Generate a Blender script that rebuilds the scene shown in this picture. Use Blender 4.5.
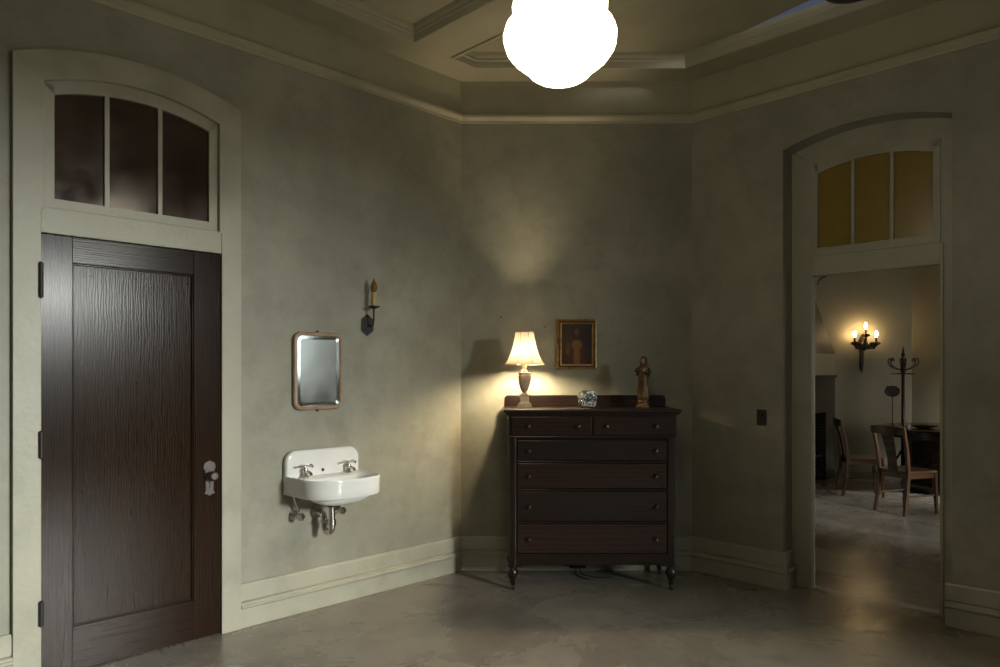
import bpy, bmesh, math, random
from math import sin, cos, pi, sqrt, radians
from mathutils import Vector, Matrix
random.seed(7)
for o in list(bpy.data.objects): bpy.data.objects.remove(o)
SC = bpy.context.scene; COL = SC.collection
R2 = sqrt(2)

# ------------------------------------------------------------------ camera
F_PX, HORIZON, EYE = 715.0, 373.0, 1.5
cam_d = bpy.data.cameras.new('camera'); cam = bpy.data.objects.new('camera', cam_d); COL.objects.link(cam)
cam.location = (0, 0, EYE); cam.rotation_euler = (pi/2, 0, 0)
cam_d.sensor_fit = 'HORIZONTAL'; cam_d.sensor_width = 36.0; cam_d.lens = 36.0*F_PX/1000
cam_d.shift_y = (HORIZON-333.5)/1000; cam_d.clip_start = .05
SC.camera = cam

# ------------------------------------------------------------------ world, daylight, exposure
W = bpy.data.worlds.new('world'); SC.world = W; W.use_nodes = True
W.node_tree.nodes['Background'].inputs[0].default_value = (.36, .43, .62, 1)
W.node_tree.nodes['Background'].inputs[1].default_value = .16
SC.view_settings.view_transform = 'Standard'; SC.view_settings.look = 'None'
SC.view_settings.exposure = 0.0; SC.view_settings.gamma = 1.0
SC.view_settings.use_curve_mapping = False

def PQ(p, q, z=0): return Vector(((p-q)/R2, (p+q)/R2, z))
def area(name, pos, target, sx, sy, power, col, spread=170):
    d = bpy.data.lights.new(name, 'AREA'); d.shape = 'RECTANGLE'; d.size = sx; d.size_y = sy
    d.energy = power; d.color = col; d.spread = radians(spread)
    o = bpy.data.objects.new(name, d); COL.objects.link(o); o.location = pos
    o.rotation_euler = (Vector(target)-Vector(pos)).to_track_quat('-Z', 'Y').to_euler()
    return o
# daylight outside the two windows behind the camera, and outside the window of the far room, with one added fill beside it
area('daylight_rear', PQ(4.1, -9.0, 3.9), PQ(2.7, 0, 1.0), 2.8, 2.2, 1850, (1.0, 1.0, .96), 120)
area('daylight_side', PQ(5.35, -1.14, 2.2), PQ(0, -1.14, 2.1), 1.7, 1.7, 34, (.95, 1.0, .98), 180)
area('daylight_far', PQ(11.0, -3.0, 3.6), PQ(10.8, 3.0, 0), 1.2, 1.2, 260, (1.0, .98, .95), 60)
area('fill_far_side', PQ(7.0, -.55, 1.5), PQ(7.4, 3, 1.0), 1.2, 1.5, 15, (1.0, .94, .82), 180)  # added fill behind an invented window, brightens the chair fronts
area('daylight_far_pane', PQ(10.6, -.55, 1.3), PQ(10.6, 3, 1.2), 1.3, 1.3, 26, (1.0, .93, .80), 180)

# ------------------------------------------------------------------ materials
MATS = {}
def nodes_of(m):
    nt = m.node_tree; return nt, nt.nodes['Principled BSDF']
def inp(b, **k):
    names = dict(rough='Roughness', metal='Metallic', spec='Specular IOR Level', alpha='Alpha', coat='Coat Weight',
                 coatr='Coat Roughness', trans='Transmission Weight', sub='Subsurface Weight', es='Emission Strength')
    for a, v in k.items(): b.inputs[names[a]].default_value = v
def plain(name, col, rough=.5, metal=0., **k):
    m = bpy.data.materials.new(name); m.use_nodes = True; nt, b = nodes_of(m)
    b.inputs['Base Color'].default_value = (*col, 1); inp(b, rough=rough, metal=metal, **k); MATS[name] = m; return m
def mottle(name, cols, scale, rough=(.5, .6), bump=.02, stretch=(1, 1, 1), detail=8, metal=0., dist=0., second=None, bscale=None, **k):
    """noise-driven colour ramp with matching roughness variation and a little relief"""
    m = plain(name, cols[0], rough[0], metal, **k); nt, b = nodes_of(m); N = nt.nodes; Lk = nt.links
    tc = N.new('ShaderNodeTexCoord'); mp = N.new('ShaderNodeMapping'); mp.inputs['Scale'].default_value = stretch
    Lk.new(tc.outputs['Object'], mp.inputs[0])
    n = N.new('ShaderNodeTexNoise'); n.inputs['Scale'].default_value = scale; n.inputs['Detail'].default_value = detail
    n.inputs['Roughness'].default_value = .62; n.inputs['Distortion'].default_value = dist
    Lk.new(mp.outputs[0], n.inputs['Vector'])
    r = N.new('ShaderNodeValToRGB'); e = r.color_ramp.elements
    while len(e) < len(cols): e.new(.5)
    for i, c in enumerate(cols):
        e[i].position = .3+.4*i/max(1, len(cols)-1); e[i].color = (*c, 1)
    Lk.new(n.outputs['Fac'], r.inputs[0]); out = r.outputs[0]
    if second:
        sc, c2, lo, hi = second
        n2 = N.new('ShaderNodeTexNoise'); n2.inputs['Scale'].default_value = sc; n2.inputs['Detail'].default_value = 9
        n2.inputs['Roughness'].default_value = .7
        Lk.new(mp.outputs[0], n2.inputs['Vector'])
        r2 = N.new('ShaderNodeMapRange'); r2.inputs[1].default_value = lo; r2.inputs[2].default_value = hi
        Lk.new(n2.outputs['Fac'], r2.inputs[0])
        mx = N.new('ShaderNodeMixRGB'); mx.inputs[2].default_value = (*c2, 1)
        Lk.new(r2.outputs[0], mx.inputs[0]); Lk.new(out, mx.inputs[1]); out = mx.outputs[0]
    Lk.new(out, b.inputs['Base Color'])
    mr = N.new('ShaderNodeMapRange'); mr.inputs[3].default_value = rough[0]; mr.inputs[4].default_value = rough[1]
    mr.inputs[1].default_value = .3; mr.inputs[2].default_value = .7
    Lk.new(n.outputs['Fac'], mr.inputs[0]); Lk.new(mr.outputs[0], b.inputs['Roughness'])
    if bump:
        bn = N.new('ShaderNodeTexNoise'); bn.inputs['Scale'].default_value = bscale or scale*4; bn.inputs['Detail'].default_value = 6
        Lk.new(mp.outputs[0], bn.inputs['Vector'])
        bp = N.new('ShaderNodeBump'); bp.inputs['Strength'].default_value = 1; bp.inputs['Distance'].default_value = bump
        Lk.new(bn.outputs['Fac'], bp.inputs['Height']); Lk.new(bp.outputs[0], b.inputs['Normal'])
    return m
def wood(name, dark, light, rough, axis='Z', scale=9, dist=5, bump=.004, coat=0., squash=.16, spec=.4):
    """flat-sawn timber: distorted bands stretched along the grain plus fine pores"""
    m = plain(name, dark, rough, coat=coat, coatr=.2, spec=spec); nt, b = nodes_of(m); N = nt.nodes; Lk = nt.links
    tc = N.new('ShaderNodeTexCoord'); mp = N.new('ShaderNodeMapping')
    s = {'Z': (1, 1, squash), 'X': (squash, 1, 1)}[axis]; mp.inputs['Scale'].default_value = s
    Lk.new(tc.outputs['Object'], mp.inputs[0])
    w = N.new('ShaderNodeTexWave'); w.wave_type = 'BANDS'; w.bands_direction = {'Z': 'X', 'X': 'Z'}[axis]
    w.inputs['Scale'].default_value = scale; w.inputs['Distortion'].default_value = dist
    w.inputs['Detail'].default_value = 4; w.inputs['Detail Scale'].default_value = 1.3; w.inputs['Detail Roughness'].default_value = .55
    Lk.new(mp.outputs[0], w.inputs[0])
    n = N.new('ShaderNodeTexNoise'); n.inputs['Scale'].default_value = 90; n.inputs['Detail'].default_value = 4
    mp2 = N.new('ShaderNodeMapping'); mp2.inputs['Scale'].default_value = {'Z': (1, 1, .04), 'X': (.04, 1, 1)}[axis]
    Lk.new(tc.outputs['Object'], mp2.inputs[0]); Lk.new(mp2.outputs[0], n.inputs['Vector'])
    mixv = N.new('ShaderNodeMath'); mixv.operation = 'MULTIPLY_ADD'; mixv.inputs[1].default_value = .45
    Lk.new(n.outputs['Fac'], mixv.inputs[0])
    hv = N.new('ShaderNodeMath'); hv.operation = 'MULTIPLY'; hv.inputs[1].default_value = .6
    Lk.new(w.outputs['Fac'], hv.inputs[0]); Lk.new(hv.outputs[0], mixv.inputs[2])
    big = N.new('ShaderNodeTexNoise'); big.inputs['Scale'].default_value = 3; Lk.new(mp.outputs[0], big.inputs['Vector'])
    r = N.new('ShaderNodeValToRGB'); e = r.color_ramp.elements
    e[0].position = .15; e[0].color = (*dark, 1); e[1].position = .9; e[1].color = (*light, 1)
    Lk.new(mixv.outputs[0], r.inputs[0])
    mx = N.new('ShaderNodeMixRGB'); mx.blend_type = 'MULTIPLY'; mx.inputs[0].default_value = .7
    br = N.new('ShaderNodeValToRGB'); br.color_ramp.elements[0].position = .3; br.color_ramp.elements[1].position = .7
    br.color_ramp.elements[0].color = (.45, .42, .4, 1); Lk.new(big.outputs['Fac'], br.inputs[0])
    Lk.new(r.outputs[0], mx.inputs[1]); Lk.new(br.outputs[0], mx.inputs[2]); Lk.new(mx.outputs[0], b.inputs['Base Color'])
    bp = N.new('ShaderNodeBump'); bp.inputs['Distance'].default_value = bump
    Lk.new(mixv.outputs[0], bp.inputs['Height']); Lk.new(bp.outputs[0], b.inputs['Normal'])
    return m
def emit(name, col, strength, base=(.8, .8, .75)):
    m = plain(name, base, .4); nt, b = nodes_of(m)
    b.inputs['Emission Color'].default_value = (*col, 1); inp(b, es=strength); return m

mottle('plaster', [(.215, .212, .164), (.285, .276, .214), (.345, .330, .258)], 1.1, (.42, .58), .003, second=(4.0, (.19, .180, .135), .46, .80), bscale=9)
mottle('plaster_far', [(.24, .215, .15), (.30, .27, .19), (.34, .31, .22)], 1.1, (.5, .65), .004, bscale=9)
mottle('hood_plaster_shaded', [(.07, .058, .040), (.11, .092, .066)], 3, (.5, .65), .003)  # far plaster darkened: the hood's shade is put into its colour
mottle('trim_paint', [(.28, .272, .205), (.36, .350, .268), (.40, .385, .30)], 2.2, (.34, .5), .0015, bscale=30)
mottle('ceiling_paint', [(.31, .288, .20), (.38, .352, .25), (.42, .392, .285)], 1.5, (.62, .75), .002, bscale=14)
mottle('floor_polished', [(.150, .132, .109), (.220, .196, .164), (.285, .256, .217)], 1.3, (.20, .36), .0008, detail=13, dist=.7, second=(4.2, (.13, .110, .088), .48, .80), bscale=18)
wood('oak_upright', (.006, .0034, .002), (.036, .017, .008), .21, 'Z', 26, 5, .00015, 0, .10, .15)
wood('oak_panel', (.006, .0034, .002), (.040, .019, .0085), .21, 'Z', 24, 10, .0002, 0, .18, .12)
wood('oak_across', (.006, .0034, .002), (.036, .017, .008), .21, 'X', 26, 5, .00015, 0, .10, .15)
wood('mahogany', (.018, .008, .0055), (.034, .0145, .0095), .30, 'X', 10, 5, .0006, .3)
wood('mahogany_dark', (.012, .007, .0055), (.023, .012, .009), .33, 'X', 12, 5, .0006, .3)
wood('mahogany_red', (.022, .009, .007), (.041, .0165, .012), .36, 'X', 8, 6, .0006, .25)
wood('mahogany_post', (.012, .006, .0045), (.028, .013, .009), .30, 'Z', 12, 5, .0006, .3)
wood('chair_wood', (.04, .019, .009), (.13, .062, .028), .32, 'Z', 14, 4, .0006, .2)
wood('table_wood', (.026, .016, .012), (.062, .038, .026), .20, 'X', 8, 4, .0004, .4)
mottle('porcelain', [(.74, .74, .71), (.80, .80, .77)], 3, (.10, .16), 0)
plain('chrome', (.62, .60, .56), .18, 1.)
mottle('old_brass', [(.07, .05, .03), (.15, .11, .065)], 40, (.3, .5), .0005, metal=1.)
mottle('pewter', [(.07, .06, .058), (.15, .13, .12)], 45, (.45, .6), .001, metal=.8)
mottle('silver', [(.06, .06, .055), (.30, .30, .275)], 60, (.18, .32), .005, metal=1., bscale=95)
mottle('iron', [(.010, .009, .008), (.022, .019, .016)], 60, (.45, .6), .001)
mottle('bronze_iron', [(.028, .016, .010), (.06, .036, .02)], 60, (.4, .55), .001, metal=.3)
mottle('gilt', [(.22, .12, .030), (.50, .30, .09), (.62, .42, .14)], 24, (.28, .45), .001, metal=.75)
mottle('gilt_dark', [(.030, .018, .008), (.075, .045, .018)], 30, (.4, .5), .001)
mottle('tan_frame', [(.28, .19, .12), (.40, .29, .19)], 20, (.35, .5), .0008)
mottle('mirror_glass', [(.66, .70, .68), (.80, .83, .81)], 6, (.16, .26), 0, metal=1., detail=10)
plain('mirror_bevel', (.86, .89, .88), .10, 1.)
mottle('candle_wax', [(.36, .27, .06), (.46, .35, .10)], 20, (.4, .5), .001)
mottle('amber_bulb', [(.13, .055, .010), (.20, .09, .02)], 20, (.12, .2), 0)
mottle('urn_stone', [(.16, .105, .085), (.36, .27, .22), (.22, .15, .12)], 22, (.3, .45), .002)
mottle('stone_plinth', [(.46, .38, .24), (.60, .52, .36)], 30, (.4, .55), .002)
mottle('robe_gilt', [(.03, .016, .006), (.14, .08, .026), (.22, .14, .05)], 26, (.32, .5), .004, stretch=(1, 1, .3), metal=.25)
mottle('robe_dark', [(.018, .010, .007), (.055, .03, .016)], 30, (.4, .55), .002)
plain('painted_skin', (.34, .25, .15), .4)
mottle('rust_red', [(.13, .03, .02), (.22, .09, .05)], 40, (.4, .5), .001)
plain('black_plastic', (.012, .011, .010), .35)
plain('bakelite', (.012, .007, .004), .3)
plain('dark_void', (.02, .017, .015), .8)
mottle('soot', [(.010, .010, .012), (.022, .022, .026)], 14, (.6, .8), .004)
emit('lit_globe', (1.0, .88, .66), 11.0)
emit('lamp_bulb', (1.0, .80, .52), 1650.0)
emit('flame_bulb', (1.0, .68, .32), 60.0)
def glassy(name, col, alpha, rough, smudge):
    m = mottle(name, [col, smudge], 5, (rough, rough+.2), 0, detail=9, alpha=alpha, spec=.3); return m
glassy('dusty_pane', (.030, .018, .014), .80, .06, (.075, .05, .038))
# amber obscured glass: tinted see-through plus scattering
m = bpy.data.materials.new('amber_pane'); m.use_nodes = True; MATS['amber_pane'] = m; nt = m.node_tree; nt.nodes.clear()
o_ = nt.nodes.new('ShaderNodeOutputMaterial'); a_ = nt.nodes.new('ShaderNodeBsdfTransparent'); t_ = nt.nodes.new('ShaderNodeBsdfTranslucent')
g_ = nt.nodes.new('ShaderNodeBsdfGlossy'); x1 = nt.nodes.new('ShaderNodeMixShader'); x2 = nt.nodes.new('ShaderNodeMixShader')
n_ = nt.nodes.new('ShaderNodeTexNoise'); n_.inputs['Scale'].default_value = 6; c_ = nt.nodes.new('ShaderNodeValToRGB')
c_.color_ramp.elements[0].color = (.56, .45, .17, 1); c_.color_ramp.elements[1].color = (.66, .54, .22, 1)
nt.links.new(n_.outputs['Fac'], c_.inputs[0])
a_.inputs[0].default_value = (.66, .56, .26, 1); nt.links.new(c_.outputs[0], t_.inputs[0]); g_.inputs['Roughness'].default_value = .25
x1.inputs[0].default_value = .8; x2.inputs[0].default_value = .05
nt.links.new(a_.outputs[0], x1.inputs[1]); nt.links.new(t_.outputs[0], x1.inputs[2])
nt.links.new(x1.outputs[0], x2.inputs[1]); nt.links.new(g_.outputs[0], x2.inputs[2]); nt.links.new(x2.outputs[0], o_.inputs[0])
# window glass, clear
m = bpy.data.materials.new('clear_pane'); m.use_nodes = True; MATS['clear_pane'] = m; nt = m.node_tree; nt.nodes.clear()
o_ = nt.nodes.new('ShaderNodeOutputMaterial'); a_ = nt.nodes.new('ShaderNodeBsdfTransparent'); g_ = nt.nodes.new('ShaderNodeBsdfGlossy')
n_ = nt.nodes.new('ShaderNodeTexNoise'); x1 = nt.nodes.new('ShaderNodeMixShader'); x1.inputs[0].default_value = .05
c_ = nt.nodes.new('ShaderNodeValToRGB'); c_.color_ramp.elements[0].color = (.9, .93, .92, 1); nt.links.new(n_.outputs['Fac'], c_.inputs[0])
nt.links.new(c_.outputs[0], a_.inputs[0]); nt.links.new(a_.outputs[0], x1.inputs[1]); nt.links.new(g_.outputs[0], x1.inputs[2]); nt.links.new(x1.outputs[0], o_.inputs[0])
# lamp-shade cloth: lets the bulb glow through
m = bpy.data.materials.new('shade_cloth'); m.use_nodes = True; MATS['shade_cloth'] = m; nt = m.node_tree; nt.nodes.clear()
o_ = nt.nodes.new('ShaderNodeOutputMaterial'); d_ = nt.nodes.new('ShaderNodeBsdfDiffuse'); t_ = nt.nodes.new('ShaderNodeBsdfTranslucent')
n_ = nt.nodes.new('ShaderNodeTexNoise'); n_.inputs['Scale'].default_value = 120; c_ = nt.nodes.new('ShaderNodeValToRGB')
c_.color_ramp.elements[0].color = (.62, .52, .36, 1); c_.color_ramp.elements[1].color = (.74, .64, .46, 1)
nt.links.new(n_.outputs['Fac'], c_.inputs[0]); nt.links.new(c_.outputs[0], d_.inputs[0]); nt.links.new(c_.outputs[0], t_.inputs[0])
x1 = nt.nodes.new('ShaderNodeMixShader'); x1.inputs[0].default_value = .03
nt.links.new(d_.outputs[0], x1.inputs[1]); nt.links.new(t_.outputs[0], x1.inputs[2]); nt.links.new(x1.outputs[0], o_.inputs[0])
# painted canvas reads its picture from vertex colours
m = plain('oil_paint', (.1, .06, .03), .35); nt, b = nodes_of(m)
v_ = nt.nodes.new('ShaderNodeVertexColor'); v_.layer_name = 'paint'; nt.links.new(v_.outputs[0], b.inputs['Base Color'])

# ------------------------------------------------------------------ mesh helpers
class MB:
    def __init__(s): s.v = []; s.f = []
    def add(s, vs, fs):
        n = len(s.v); s.v += [tuple(v) for v in vs]; s.f += [tuple(i+n for i in f) for f in fs]; return s
    def box(s, x0, x1, y0, y1, z0, z1):
        vs = [(x, y, z) for z in (z0, z1) for y in (y0, y1) for x in (x0, x1)]
        return s.add(vs, [(0, 2, 3, 1), (4, 5, 7, 6), (0, 1, 5, 4), (2, 6, 7, 3), (0, 4, 6, 2), (1, 3, 7, 5)])
    def prism(s, poly, y0, y1):
        """poly in (x, z), extruded in y"""
        n = len(poly); vs = [(x, y0, z) for x, z in poly]+[(x, y1, z) for x, z in poly]
        return s.add(vs, [tuple(range(n)), tuple(range(2*n-1, n-1, -1))]+[(i, i+n, (i+1) % n+n, (i+1) % n) for i in range(n)])
    def slab(s, poly, z0, z1):
        n = len(poly); vs = [(x, y, z0) for x, y in poly]+[(x, y, z1) for x, y in poly]
        return s.add(vs, [tuple(range(n-1, -1, -1)), tuple(range(n, 2*n))]+[(i, (i+1) % n, (i+1) % n+n, i+n) for i in range(n)])
    def sweep_x(s, prof, x0, x1):
        """profile (y, z) extruded along x"""
        n = len(prof); vs = [(x0, y, z) for y, z in prof]+[(x1, y, z) for y, z in prof]
        return s.add(vs, [tuple(range(n)), tuple(range(2*n-1, n-1, -1))]+[(i, i+n, (i+1) % n+n, (i+1) % n) for i in range(n)])
    def rings(s, rs, close=True, cap0=True, cap1=True):
        n = len(rs[0]); vs = [p for r in rs for p in r]; fs = []
        for k in range(len(rs)-1):
            for i in range(n if close else n-1):
                j = (i+1) % n; fs.append((k*n+i, k*n+j, (k+1)*n+j, (k+1)*n+i))
        if cap0: fs.append(tuple(range(n-1, -1, -1)))
        if cap1: fs.append(tuple((len(rs)-1)*n+i for i in range(n)))
        return s.add(vs, fs)
    def lathe(s, prof, seg=24, c=(0, 0, 0), axis='z', sx=1, sy=1, fn=None):
        rs = []
        for r, h in prof:
            ring = []
            for i in range(seg):
                a = 2*pi*i/seg; q = r*(fn(a, h) if fn else 1); x, y = q*cos(a)*sx, q*sin(a)*sy
                if axis == 'z': p = (c[0]+x, c[1]+y, c[2]+h)
                elif axis == 'y': p = (c[0]+x, c[1]+h, c[2]-y)
                else: p = (c[0]+h, c[1]+x, c[2]+y)
                ring.append(p)
            rs.append(ring)
        return s.rings(rs)
    def tube(s, pts, r, seg=8):
        pts = [Vector(p) for p in pts]; n = len(pts); rr = r if isinstance(r, (list, tuple)) else [r]*n
        rs = []; up = None
        for i, p in enumerate(pts):
            t = (pts[min(i+1, n-1)]-pts[max(i-1, 0)]).normalized()
            if up is None: up = Vector((0, 0, 1)) if abs(t.z) < .9 else Vector((1, 0, 0))
            a = t.cross(up).normalized(); b = a.cross(t).normalized(); up = b
            rs.append([tuple(p+(a*cos(2*pi*k/seg)+b*sin(2*pi*k/seg))*rr[i]) for k in range(seg)])
        return s.rings(rs)
    def ball(s, c, rx, ry, rz, seg=16, rg=10):
        return s.lathe([(max(sin(pi*k/rg), .004), -cos(pi*k/rg)) for k in range(rg+1)], seg, (0, 0, 0)) if False else s.rings(
            [[(c[0]+rx*max(sin(pi*k/rg), .004)*cos(2*pi*i/seg), c[1]+ry*max(sin(pi*k/rg), .004)*sin(2*pi*i/seg), c[2]-rz*cos(pi*k/rg)) for i in range(seg)] for k in range(rg+1)])
    def torus(s, c, R, r, seg=28, sg=8, axis='y', sx=1, sz=1):
        rs = []
        for i in range(seg+1):
            a = 2*pi*i/seg; ring = []
            for k in range(sg):
                b = 2*pi*k/sg; q = R+r*cos(b); h = r*sin(b)
                ring.append((c[0]+q*cos(a)*sx, c[1]+h, c[2]+q*sin(a)*sz) if axis == 'y' else (c[0]+q*cos(a)*sx, c[1]+q*sin(a)*sz, c[2]+h))
            rs.append(ring)
        return s.rings(rs, cap0=False, cap1=False)
    def build(s, name, mat, parent=None, loc=None, rz=None, smooth=None, bevel=0., seg=2):
        me = bpy.data.meshes.new(name); me.from_pydata(s.v, [], s.f); me.update()
        bm = bmesh.new(); bm.from_mesh(me); bmesh.ops.recalc_face_normals(bm, faces=bm.faces); bm.to_mesh(me); bm.free()
        if smooth:
            for p in me.polygons: p.use_smooth = True
            me.set_sharp_from_angle(angle=radians(smooth))
        me.materials.append(MATS[mat]); o = bpy.data.objects.new(name, me); COL.objects.link(o)
        if parent: o.parent = parent
        if loc is not None: o.location = loc
        if rz is not None: o.rotation_euler = (0, 0, rz)
        if bevel:
            b = o.modifiers.new('bevel', 'BEVEL'); b.width = bevel; b.segments = seg; b.limit_method = 'ANGLE'; b.angle_limit = radians(40)
        return o
def tag(o, label, cat, group=None, kind=None):
    o['label'] = label; o['category'] = cat
    if group: o['group'] = group
    if kind: o['kind'] = kind
    return o
def thing(name, loc, rz, label, cat, group=None, kind=None):
    o = bpy.data.objects.new(name, None); COL.objects.link(o); o.empty_display_size = .05
    o.location = loc; o.rotation_euler = (0, 0, rz); return tag(o, label, cat, group, kind)
def copy_tree(o, parent=None):
    c = o.copy(); COL.objects.link(c); c.parent = parent
    for ch in o.children: copy_tree(ch, c)
    return c
def child_copy(o, loc, rz=0):
    c = o.copy(); COL.objects.link(c); c.location = loc; c.rotation_euler = (0, 0, rz)
    for g in o.children:
        d = g.copy(); COL.objects.link(d); d.parent = c
    return c

# wall frames: local x runs to the right as one faces the wall, y runs into the wall, z up
class Frame:
    def __init__(s, ox, oy, deg): s.o = (ox, oy); s.a = radians(deg)
    def at(s, x, y, z):
        c, n = cos(s.a), sin(s.a); return Vector((s.o[0]+x*c-y*n, s.o[1]+x*n+y*c, z))
FL = Frame(-.297, 5.45, 45); FC = Frame(-.297, 5.45, 0); FR = Frame(1.463, 5.45, -45)
cw = PQ(4.888, -4.0); FW = Frame(cw.x, cw.y, 225); cb = PQ(-2.5, -4.0); FB = Frame(cb.x, cb.y, 135)
CH, RAIL = 3.72, 3.435       # ceiling height, picture rail

def arch_z(x, cx, half, spring, rise):
    R = (half*half+rise*rise)/(2*rise); t = min(abs(x-cx), half)
    return spring+rise-R+sqrt(R*R-t*t)
def arch_band(mb, cx, half_in, sp_in, r_in, half_out, sp_out, r_out, y0, y1, n=24):
    """solid arched strip between an inner and an outer segmental arch"""
    for i in range(n):
        t0, t1 = -1+2*i/n, -1+2*(i+1)/n
        a0, a1 = cx+half_in*t0, cx+half_in*t1; b0, b1 = cx+half_out*t0, cx+half_out*t1
        P = [(a0, arch_z(a0, cx, half_in, sp_in, r_in)), (a1, arch_z(a1, cx, half_in, sp_in, r_in)),
             (b1, arch_z(b1, cx, half_out, sp_out, r_out)), (b0, arch_z(b0, cx, half_out, sp_out, r_out))]
        mb.prism(P, y0, y1)
def wall_with_arch(mb, x0, x1, top, th, cx, half, spring, rise, n=24):
    mb.box(x0, cx-half, 0, th, 0, top); mb.box(cx+half, x1, 0, th, 0, top)
    for i in range(n):
        a0, a1 = cx-half+2*half*i/n, cx-half+2*half*(i+1)/n
        mb.prism([(a0, arch_z(a0, cx, half, spring, rise)), (a1, arch_z(a1, cx, half, spring, rise)), (a1, top), (a0, top)], 0, th)
def wall_with_window(mb, x0, x1, top, th, wx0, wx1, wz0, wz1):
    mb.box(x0, wx0, 0, th, 0, top); mb.box(wx1, x1, 0, th, 0, top)
    mb.box(wx0, wx1, 0, th, 0, wz0); mb.box(wx0, wx1, 0, th, wz1, top)
def struct(o, label, cat): return tag(o, label, cat, kind='structure')

# ------------------------------------------------------------------ shell of the room
TOP = CH+.02
DX, DH = -2.317, .563         # left door centre, outer half width of casing
mb = MB(); wall_with_arch(mb, -6.144, 0.02, TOP, .2, DX, .45, 2.94, .10)
struct(mb.build('wall_left', 'plaster', loc=FL.at(0, 0, 0), rz=FL.a), 'mottled grey green plaster wall behind the sink and the dark door', 'wall')
struct(MB().box(-.05, 1.81, 0, .2, 0, TOP).build('wall_back', 'plaster', loc=FC.at(0, 0, 0), rz=0), 'narrow plaster wall across the corner behind the dresser', 'wall')
RX, RH = 1.2105, .5075        # doorway centre, half width of the arched recess
W2 = (3.27, 4.65, 1.38, 2.95)
mb = MB(); th = .15
wall_with_arch(mb, -.02, 3.0, TOP, th, RX, RH, 3.043, .085)
mb.box(3.0, W2[0], 0, th, 0, TOP); mb.box(W2[1], 6.9, 0, th, 0, TOP); mb.box(W2[0], W2[1], 0, th, 0, W2[2]); mb.box(W2[0], W2[1], 0, th, W2[3], TOP)
struct(mb.build('wall_right', 'plaster', loc=FR.at(0, 0, 0), rz=FR.a), 'plaster wall with the arched doorway to the far room', 'wall')
W1 = (4.888-3.7, 4.888-1.6, .85, 2.98)
mb = MB(); wall_with_window(mb, -.02, 7.4, TOP, .2, *W1)
struct(mb.build('wall_rear_right', 'plaster', loc=FW.at(0, 0, 0), rz=FW.a), 'plaster wall with the tall window behind the camera', 'wall')
struct(MB().box(-.02, 8.1, 0, .2, 0, TOP).build('wall_rear_left', 'plaster', loc=FB.at(0, 0, 0), rz=FB.a), 'blank plaster wall behind the camera', 'wall')

# floors (the seam lies in the doorway)
def pqpoly(pts): return [tuple(PQ(p, q)[:2]) for p, q in pts]
SEAM = 4.888+.16
struct(MB().slab(pqpoly([(-2.9, -4.4), (SEAM-.002, -4.4), (SEAM-.002, 4.5), (-2.9, 4.5)]), -.12, 0).build('floor', 'floor_polished'), 'worn grey brown floor of the near room', 'floor')
struct(MB().slab(pqpoly([(SEAM+.002, -1.0), (12.5, -1.0), (12.5, 4.5), (SEAM+.002, 4.5)]), -.12, -.001).build('floor_far', 'floor_polished'), 'polished floor of the far room beyond the doorway', 'floor')

# coffered ceiling: soffit with recessed panels
PE = []                        # panel extents in (p, q)
p1 = 4.602; bands = []
while p1 > -2.2:
    bands.append((max(p1-1.279, -2.2), p1)); p1 -= 1.279+.354
QB = [(.1, 3.78), (-3.7, -.25)]
mb = MB()
def soff(p0, p1, q0, q1): mb.slab(pqpoly([(p0, q0), (p1, q0), (p1, q1), (p0, q1)]), CH, CH+.02)
soff(-2.9, 5.2, 3.78, 4.5); soff(-2.9, 5.2, -.25, .1); soff(-2.9, 5.2, -4.4, -3.7)
edges = [5.2]+[e for b in bands for e in (b[1], b[0])]+[-2.9]
for q0, q1 in QB:
    for k in range(0, len(edges), 2): soff(edges[k+1], edges[k], q0, q1)
mb.slab(pqpoly([(4.602, 2.709), (4.602, 3.78), (3.531, 3.78)]), CH, CH+.02)
ceiling = struct(mb.build('ceiling', 'ceiling_paint'), 'cream coffered ceiling over the near room', 'ceiling')
def inset(poly, d):
    """move every edge of a counter-clockwise polygon inward by d"""
    n = len(poly); out = []
    for i in range(n):
        a, b, c = Vector(poly[i-1]), Vector(poly[i]), Vector(poly[(i+1) % n])
        e1, e2 = (b-a).normalized(), (c-b).normalized(); n1, n2 = Vector((-e1.y, e1.x)), Vector((-e2.y, e2.x))
        k = d/(1+n1.dot(n2)); out.append(tuple(b+(n1+n2)*k))
    return out
PROF = [(-.016, -.001), (-.016, -.012), (-.004, -.020), (.006, -.016), (.010, .006), (.012, .026), (.020, .034), (.020, .046), (.030, .064), (.034, .084), (.034, .09)]
for bi, (pa, pb) in enumerate(bands):
    for qi, (qa, qb) in enumerate(QB):
        poly = [(pa, qa), (pb, qa), (pb, qb), (pa, qb)]
        if bi == 0 and qi == 0: poly = [(pa, qa), (pb, qa), (pb, 2.709), (3.531, 3.78), (pa, 3.78)]
        rs = [[(*pq, CH+z) for pq in pqpoly(inset(poly, d))] for d, z in PROF]
        MB().rings(rs, cap0=False, cap1=False).build('panel_moulding', 'ceiling_paint', ceiling)
        pan = inset(poly, .03)
        if bi == 0 and qi == 0:    # panel notched along one edge, open to the sky above
            pan = [pan[0], (4.572, qa+.03), (4.40, 1.35), (4.567, 2.22), pan[2], pan[3], pan[4]]
        MB().slab(pqpoly(pan), CH+.085, CH+.10).build('ceiling_panel', 'ceiling_paint', ceiling)

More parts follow.
